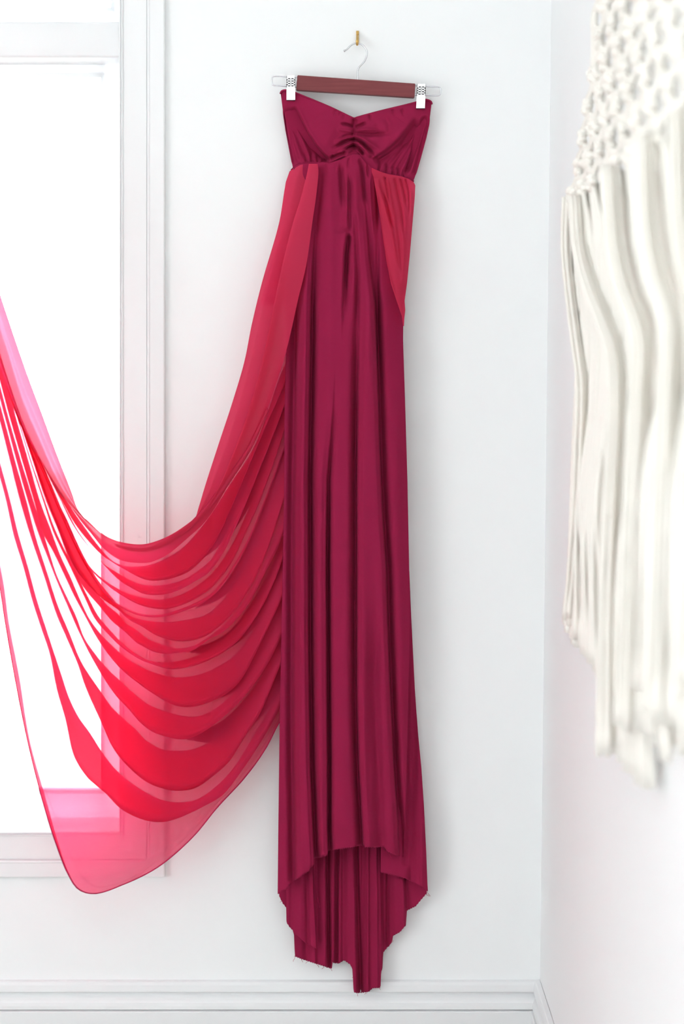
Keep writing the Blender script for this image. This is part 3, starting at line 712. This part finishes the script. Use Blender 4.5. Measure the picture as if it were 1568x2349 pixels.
L[10] = [(650, 1510), (632, 1552), (597, 1635), (561, 1690), (525, 1747), (489, 1780), (445, 1809), (400, 1814), (370, 1808), (338, 1795), (295, 1760), (260, 1717), (230, 1652), (199, 1583), (180, 1527), (153, 1464), (130, 1411), (100, 1319), (69, 1227), (46, 1150), (21, 1052), (-2, 962), (-40, 830)]
U[11] = [(648, 1570), (640, 1587), (613, 1634), (570, 1707), (534, 1763), (489, 1809), (445, 1836), (400, 1840), (369, 1834), (325, 1812), (269, 1769), (234, 1725), (205, 1680), (180, 1645), (158, 1600), (142, 1552), (124, 1498), (104, 1438), (84, 1375), (64, 1300), (42, 1225), (24, 1150), (-5, 1040), (-40, 900)]
L[11] = [(646, 1610), (638, 1632), (615, 1673), (588, 1718), (552, 1771), (511, 1823), (463, 1852), (400, 1880), (369, 1886), (330, 1881), (278, 1856), (243, 1821), (217, 1799), (199, 1782), (170, 1735), (150, 1650), (130, 1580), (114, 1500), (94, 1440), (74, 1378), (54, 1303), (31, 1227), (14, 1150), (-15, 1040), (-40, 935)]
HU = [(643, 1640), (606, 1705), (560, 1768), (500, 1836), (440, 1905), (362, 1972), (285, 2018), (222, 2030), (190, 2005), (168, 1965), (142, 1900), (112, 1824), (76, 1700), (46, 1560), (24, 1440), (6, 1345), (-18, 1230), (-40, 1130)]
HH = [(643, 1652), (606, 1722), (560, 1785), (500, 1850), (440, 1922), (362, 1989), (285, 2028), (216, 2050), (180, 2040), (156, 2005), (130, 1940), (97, 1835), (63, 1700), (33, 1550), (12, 1430), (-2, 1340), (-26, 1220), (-48, 1120)]
b0 = [(668, 768), (652, 808), (634, 855), (606, 935), (566, 1026), (520, 1103), (465, 1180), (413, 1230), (375, 1255), (335, 1270), (295, 1266), (258, 1254), (226, 1232), (194, 1196), (168, 1168), (150, 1148), (122, 1108), (89, 1047), (46, 958), (-40, 712)]
def ext(c):
    (x0, y0), (x1, y1) = c[0], c[1]
    q = 14.0 / max(3.0, abs(x0 - x1))
    return [(x0 + (x0 - x1) * q, y0 + (y0 - y1) * min(q, 1.2))] + c
def far(c, i):
    x, y = c[-1]
    gy = 60 + 9 * i
    return c + [(x * .45 - 132, y * .45 + gy * .55 + 25), (-245 - i * .8, gy)]
for k in range(1, 12):
    L[k] = far(L[k], k); U[k] = far(U[k], k - .4)
HU, HH, b0 = far(HU, 11.6), far(HH, 12), far(b0, 0)
T0_G, T0_F, T0_V, T0_W, T0_S = [far(c, i) for c, i in ((T0_G, 0), (T0_F, -.3), (T0_V, -.8), (T0_W, -1.2), (T0_S, -2))]
for k in range(1, 12):
    L[k] = ext(L[k]); U[k] = ext(U[k])
HU, HH = ext(HU), [(652, 1640)] + HH
wr_, G0 = sheet('overskirt_panel', [
    (T0_G, [12, 14, 14, 16, 10, 10], 0), (T0_F, [20, 26, 30, 30, 14, 12], 0), (T0_V, [4, -4, -6, -4, 4, 0], 0), (T0_W, [8, 8, 6, 4, 2, -2], 0), (T0_S, [0, -4, -4, -2, -2, -6], 0)], M_sheer2, gown, 320, panel_base, 8)

rows = [(ext(b0), -4, 0)]
amp = {1: 3, 2: 4, 3: 3, 4: 2, 5: 5, 6: 6, 7: 4, 8: 6, 9: 6, 10: 6, 11: 5}
for k in range(1, 12):
    a = amp[k]
    rows.append((L[k], [a * 2.6, a * 4.4, a * 2.6, a * 1.6, a * .9, a * .8, a * .8], 0))
    rows.append((U[k], [-a * 1.8, -a * 3.4, -a * 2.4, -a * 1.6, -a * .9, -a * .8, -a * .8], 0))
rows.append((HU, -3, 0)); rows.append((HH, 4, 0))
HT = [(x + 10 * w, y - 3 * w) for (x, y), w in zip(HH, [0] * (len(HH) - 11) + [.2, .5, .8, .5, 1, .8, 1, 1, 1, .5, .2])]
rows.append((HT, 1, 0))
# jersey strips added behind the sheer train to darken the recesses of its folds
def recess_shade_strip(up, lo):
    sheet('recess_shade_strip', [(up, 0, 0), ([((a[0] + b[0]) / 2, (a[1] + b[1]) / 2) for a, b in zip(up, lo)], 3, 0), (lo, 0, 0)], M_jersey, gown, 60, lambda X, Y: swing(X, Y) - 0.038, 4)
recess_shade_strip([(660, 820), (640, 868), (612, 950), (575, 1045), (535, 1140), (490, 1225), (448, 1290)], [(660, 940), (642, 985), (620, 1050), (588, 1130), (545, 1205), (494, 1260), (448, 1292)])
recess_shade_strip([(660, 1010), (643, 1050), (612, 1140), (578, 1225), (540, 1300), (500, 1355), (450, 1392)], [(660, 1090), (646, 1120), (620, 1195), (588, 1270), (546, 1335), (502, 1375), (450, 1395)])
recess_shade_strip([(660, 1200), (642, 1252), (608, 1328), (570, 1392), (520, 1452), (470, 1478), (410, 1488)], [(660, 1300), (644, 1335), (614, 1400), (574, 1450), (523, 1488), (470, 1500), (410, 1492)])
recess_shade_strip([(660, 1330), (644, 1368), (610, 1440), (572, 1505), (525, 1556), (480, 1580), (430, 1592)], [(660, 1400), (646, 1430), (618, 1490), (580, 1550), (530, 1592), (482, 1604), (430, 1596)])
recess_shade_strip([(660, 1430), (643, 1472), (612, 1532), (562, 1602), (520, 1645), (475, 1672), (420, 1690)], [(660, 1560), (645, 1580), (616, 1625), (570, 1670), (526, 1697), (478, 1704), (420, 1695)])
train, G1 = sheet('overskirt_train', rows, M_sheer, gown, 380, lambda X, Y: swing(X, Y) - 0.012, 5)
hm = smooth_path(HH, 220)
tube('rolled_hem', [P(x, y, float(swing(np.array(x), np.array(y))) - 0.008) for x, y in hm], 0.0011, M_hem, train, 6)
sr = smooth_path([(612, 934), (600, 962), (570, 1024), (530, 1086), (500, 1128), (468, 1168), (438, 1200), (405, 1226), (370, 1246), (330, 1258), (295, 1256), (262, 1247)], 90)
tube('selvage_roll', [P(x + 2, y + 3, float(panel_base(np.array(x), np.array(y))) + 0.020) for x, y in sr], [0.0022 + 0.0035 * math.sin(math.pi * min(1, i / 89)) for i in range(90)], M_sheer2, wr_, 10)
st = smooth_path([(656, 802), (627, 896), (612, 935), (575, 1010), (531, 1075), (500, 1118), (470, 1158), (440, 1191), (400, 1223)], 80)
tube('selvage_stitch', [P(x + 1.5, y + 2, float(panel_base(np.array(x), np.array(y))) + 0.022) for x, y in st], 0.0004, M_hem, wr_, 5)

# gathered sheer panel on the right of the waist
rgl = fn([(395, 852), (405, 856), (470, 867), (540, 877), (600, 886), (650, 896), (690, 909), (725, 921), (748, 924)])
rgr = fn([(405, 944), (418, 948.5), (425, 952), (450, 951), (520, 945), (590, 939), (650, 933), (690, 927.5), (712, 929), (730, 927), (748, 926)])
rgc = [
    ('s', [(868, 405), (872, 430), (880, 452), (892, 500), (899, 524), (905, 560), (916, 620)], 6, 8, 5, .1, .2),
    ('v', [(876, 440), (884, 462), (893, 500), (900, 528)], -6, 3, 3, .2, .2),
    ('s', [(890, 405), (897, 450), (906, 500), (914, 560), (922, 640)], 4, 9, 5, .1, .2),
    ('v', [(882, 404), (886, 425), (894, 470)], -4, 3, 3, .05, .3), ('v', [(905, 406), (912, 440), (922, 490), (928, 560)], -3.5, 4, 3, .05, .3),
    ('v', [(918, 408), (926, 440), (934, 480)], -3.5, 3, 3, .05, .3), ('v', [(930, 410), (938, 440), (940, 500)], -3.5, 3, 3, .05, .3),
    ('s', [(866, 440), (872, 500), (880, 560), (892, 620), (910, 685)], 3, 6, 4, .1, .1),
    ('v', [(922, 500), (926, 580), (924, 660)], 3, 6, 6, .2, .2), ('v', [(940, 430), (942, 520)], 2, 4, 4, .2, .3)]
rseam = fn([(840, 381), (850, 384), (870, 393), (890, 399.5), (920, 404.5), (938, 411), (950, 419), (953, 424)])
cloth('overskirt_gather', M_sheer2, gown, rgl, rgr, rseam, fn([(800, 748), (1000, 748)]), 110, 170,
      lambda u, X, Y: 0.050 + 0.019 * (1 - u ** 3) * np.clip((Y - 390) / 90, 0.2, 1) + 0.004 * np.clip((Y - 450) / 200, 0, 1) + 0.006 + 0.016 * np.clip((Y - 430) / 250, 0, 1), rgc, solid=0, gain=1.7)
# the same gather's neighbour: small hip bulge of the left overskirt behind its pleats
lgl = fn([(380, 672), (392, 664), (418, 655), (520, 640), (600, 622), (700, 596)])
lgr = fn([(376, 727), (440, 722), (560, 712), (700, 690)])
cloth('overskirt_lining', M_sheer2, gown, lgl, lgr, fn([(660, 395), (672, 388), (690, 377), (727, 375)]), fn([(500, 700), (800, 700)]), 60, 90,
      lambda u, X, Y: 0.047 - 0.008 * (1 - u) ** 2 + 0.006 * np.clip((Y - 380) / 200, 0, 1), [('v', [(700, 380), (690, 430), (676, 520)], -5, 6, 6, .1, .2), ('v', [(682, 382), (670, 440)], -4, 4, 4, .1, .4)], solid=0)

# ------------------------------------------------------------------ macrame on the right wall
mac = thing('macrame_wall_hanging', 'large cream knotted macrame hanging with long fringe on the right wall', 'wall hanging', (xr(1.9) - 0.02, -1.05, 1.9))
WC = 1.95                                             # distance of its middle from the camera
def MW(wd, z, off):
    return Vector((xr(z) - off, (WC + wd) - D, z))
cords = 0
def cord(pts, r=0.0032, n=30, tip=True, parent=mac, name='cord'):
    global cords
    pp = smooth_path(pts, n)
    rr = [r * (1 + 0.10 * math.sin(i * 2.3 + cords)) for i in range(n)]
    if tip:
        rr[-3] = r * 1.25; rr[-2] = r * 1.7; rr[-1] = r * 1.5
    cords += 1
    return tube(name, pp, rr, M_cord, parent, 7)
# net: square knots in alternating rows, an inverted V from its apex down to z = 1.68
APEX, NB = 2.32, 1.69
def half(z): return 0.655 * (APEX - z) / (APEX - NB) + 0.005
DZ, DW = 0.042, 0.100
knot_me = None
def knot_mesh():
    bm = bmesh.new()
    for (dz, dy, sz) in ((0.007, 0, 1.0), (-0.007, 0, 1.0), (0.0, 0.009, 0.8), (0.0, -0.009, 0.8)):
        r = bmesh.ops.create_icosphere(bm, subdivisions=2, radius=0.0105 * sz)
        for vtx in r['verts']:
            vtx.co = Vector((vtx.co.x * 0.9, vtx.co.y * 1.7 + dy * 1.8, vtx.co.z * 0.75 + dz))
    me = bpy.data.meshes.new('knot'); bm.to_mesh(me); bm.free()
    me.materials.append(M_cord)
    me.polygons.foreach_set('use_smooth', [True] * len(me.polygons))
    return me
knot_me = knot_mesh()
inv = mac.matrix_world.inverted()
nrow = int((APEX - NB) / DZ) + 1
for r in range(nrow):
    z = NB + r * DZ
    h = half(z)
    k = -40
    for k in range(-14, 15):
        wd = k * DW + (DW / 2 if r % 2 else 0)
        if abs(wd) > h: continue
        o = bpy.data.objects.new('knot', knot_me); C.objects.link(o)
        o.location = MW(wd + rng.uniform(-.002, .002), z + rng.uniform(-.002, .002), 0.022 + rng.uniform(-.002, .002))
        o.rotation_euler = (rng.uniform(-.25, .25), rng.uniform(-.2, .2), rng.uniform(-.2, .2))
        o.parent = mac; o.matrix_parent_inverse = inv
def net_path(kq, side, sh=0.0):
    """a cord of the net zigzags between the knots of neighbouring rows"""
    pts = []
    for r in range(nrow - 1, -1, -1):
        z = NB + r * DZ
        wd = (kq * DW + (side * DW / 2 if r % 2 else 0))
        if abs(wd) > half(z) + 0.006: continue
        pts += [MW(wd + sh, z + 0.013, 0.020), MW(wd + sh * .7, z, 0.022), MW(wd + sh, z - 0.013, 0.020)]
    return pts
# gathered bundles below the net, then the free fringe
def zend(wd):
    return 0.972 + 0.03 * max(0, (-wd - .15)) + rng.uniform(-.014, .014) - (0.018 if wd > .3 else 0)
for k in range(-5, 8):
    for side, sh in ((-1, -.013), (-1, 0), (-1, .013), (1, -.013), (1, 0), (1, .013)):
        npth = net_path(k, side, sh)
        if len(npth) < 2: continue
        w0 = k * DW + side * .022 + sh
        fl_ = 0.02 * max(0, w0 - .3) / .3
        pts = npth + [MW(w0 - .04, 1.60, 0.016), MW(w0 * .93 - .03 + side * .006, 1.42, 0.015), MW(w0 * .92 + side * .01, 1.25, 0.016),
                      MW(w0 * .94 + side * .012, 1.10, 0.017), MW(w0 * .96 + fl_ + side * .014 + rng.uniform(-.006, .006), zend(w0), 0.018)]
        cord(pts, 0.0042, 80)
def spot(px, py, offs):
    """point of the hanging's surface, offs metres off the right wall, seen at that spot of the photograph"""
    z = 1.5
    for _ in range(8):
        d = (xr(z) - offs) * S * D / (px - 784.0)
        z = CZ + (830.0 - py) * d / (S * D)
    return (d - WC, z)
# smooth bundles of cord that sweep sideways below the net and then hang free
def bundle(px, off, n, top, bot):
    path = [spot(x, y, off) for x, y in px]
    for i in range(n):
        th = i * 2.399
        rr_ = math.sqrt((i + .5) / n)
        a, b = rr_ * math.cos(th), rr_ * math.sin(th)
        m = len(path) - 1
        pts = []
        for j, (wd, z) in enumerate(path):
            sp_ = top + (bot - top) * (j / m) ** 2
            pts.append(MW(wd + a * sp_ + (rng.uniform(-.004, .004) if j > m - 3 else 0), z + (rng.uniform(-.014, .014) if j == m else 0), off + b * min(sp_, .012)))
        cord(pts, rng.uniform(.0030, .0036), 44)
bundle([(1304, 452), (1301, 560), (1309, 660), (1324, 780), (1336, 880), (1333, 1000), (1323, 1200), (1306, 1420)], .024, 10, .016, .030)
bundle([(1322, 450), (1330, 560), (1352, 650), (1383, 730), (1411, 820), (1416, 920), (1408, 1100), (1398, 1300), (1394, 1500), (1394, 1720)], .030, 12, .015, .034)
bundle([(1400, 380), (1405, 480), (1412, 560), (1430, 650), (1461, 735), (1473, 790), (1469, 880), (1462, 1000), (1450, 1300), (1438, 1660)], .038, 12, .014, .034)
bundle([(1477, 310), (1480, 430), (1487, 540), (1503, 630), (1528, 700), (1538, 760), (1533, 900), (1526, 1100), (1516, 1400), (1510, 1640)], .040, 12, .013, .030)
bundle([(1553, 250), (1556, 400), (1565, 560), (1588, 680), (1598, 800), (1590, 1200), (1582, 1585)], .036, 10, .013, .026)
# free fringe: back layer over the full width
for i in range(70):
    wd = -0.45 + 1.02 * (i + rng.uniform(-.3, .3)) / 69
    edge = max(0, wd - .30)
    pull = -0.14 * max(0, wd - .25) / .3
    cord([MW(wd, 1.68 + rng.uniform(-.01, .01), .010), MW(wd + pull * .6 + rng.uniform(-.008, .008), 1.45, .010), MW(wd + pull + rng.uniform(-.008, .008), 1.30, .011), MW(wd + pull * .5 + rng.uniform(-.008, .008), 1.14, .012),
          MW(wd + edge * .14 + rng.uniform(-.01, .01), zend(wd), .014)], rng.uniform(.0028, .0036), 26)
# long middle tassel and the two shorter ones in front of it
def tassel(w0, w1, z0, z1, off, n):
    for i in range(n):
        a = (i + rng.uniform(-.4, .4)) / (n - 1)
        wd = w0 + (w1 - w0) * a
        m = (w0 + w1) / 2
        gc = round(wd / .034) * .034
        wd = gc + (wd - gc) * .55
        cord([MW(m + (wd - m) * .8, z0 + rng.uniform(.02, .22), .007), MW(m + (wd - m) * .85, z0 - .03, off * .7), MW(m + (wd - m) * .95 + rng.uniform(-.004, .004), z0 * .6 + z1 * .4, off + .004), MW(wd + rng.uniform(-.004, .004), z0 * .3 + z1 * .7, off + rng.uniform(-.004, .006)),
              MW(wd + (wd - m) * .12 + rng.uniform(-.004, .004), z1 + rng.uniform(-.010, .012), off + rng.uniform(-.003, .004))], rng.uniform(.0030, .0037), 24)
tassel(-.06, .26, 1.26, .872, .020, 34)
tassel(-.22, .06, 1.34, .955, .029, 30)
tassel(-.38, -.10, 1.38, 1.014, .037, 30)
tassel(.28, .50, 1.34, .955, .024, 20)
# the wooden rod it hangs from, above the picture
tube('dowel', [MW(-.30, APEX + .015, .018), MW(.30, APEX + .015, .018)], 0.0125, M_dowel, mac, 14)
for wd in (-.2, -.1, 0, .1, .2):
    cord([MW(wd, APEX + .03, .034), MW(wd * .8, APEX - .02, .03), MW(wd * .5, APEX - .10, .022), MW(wd * .4, APEX - .2, .02)], .004, 16, False)
print('cords', cords)
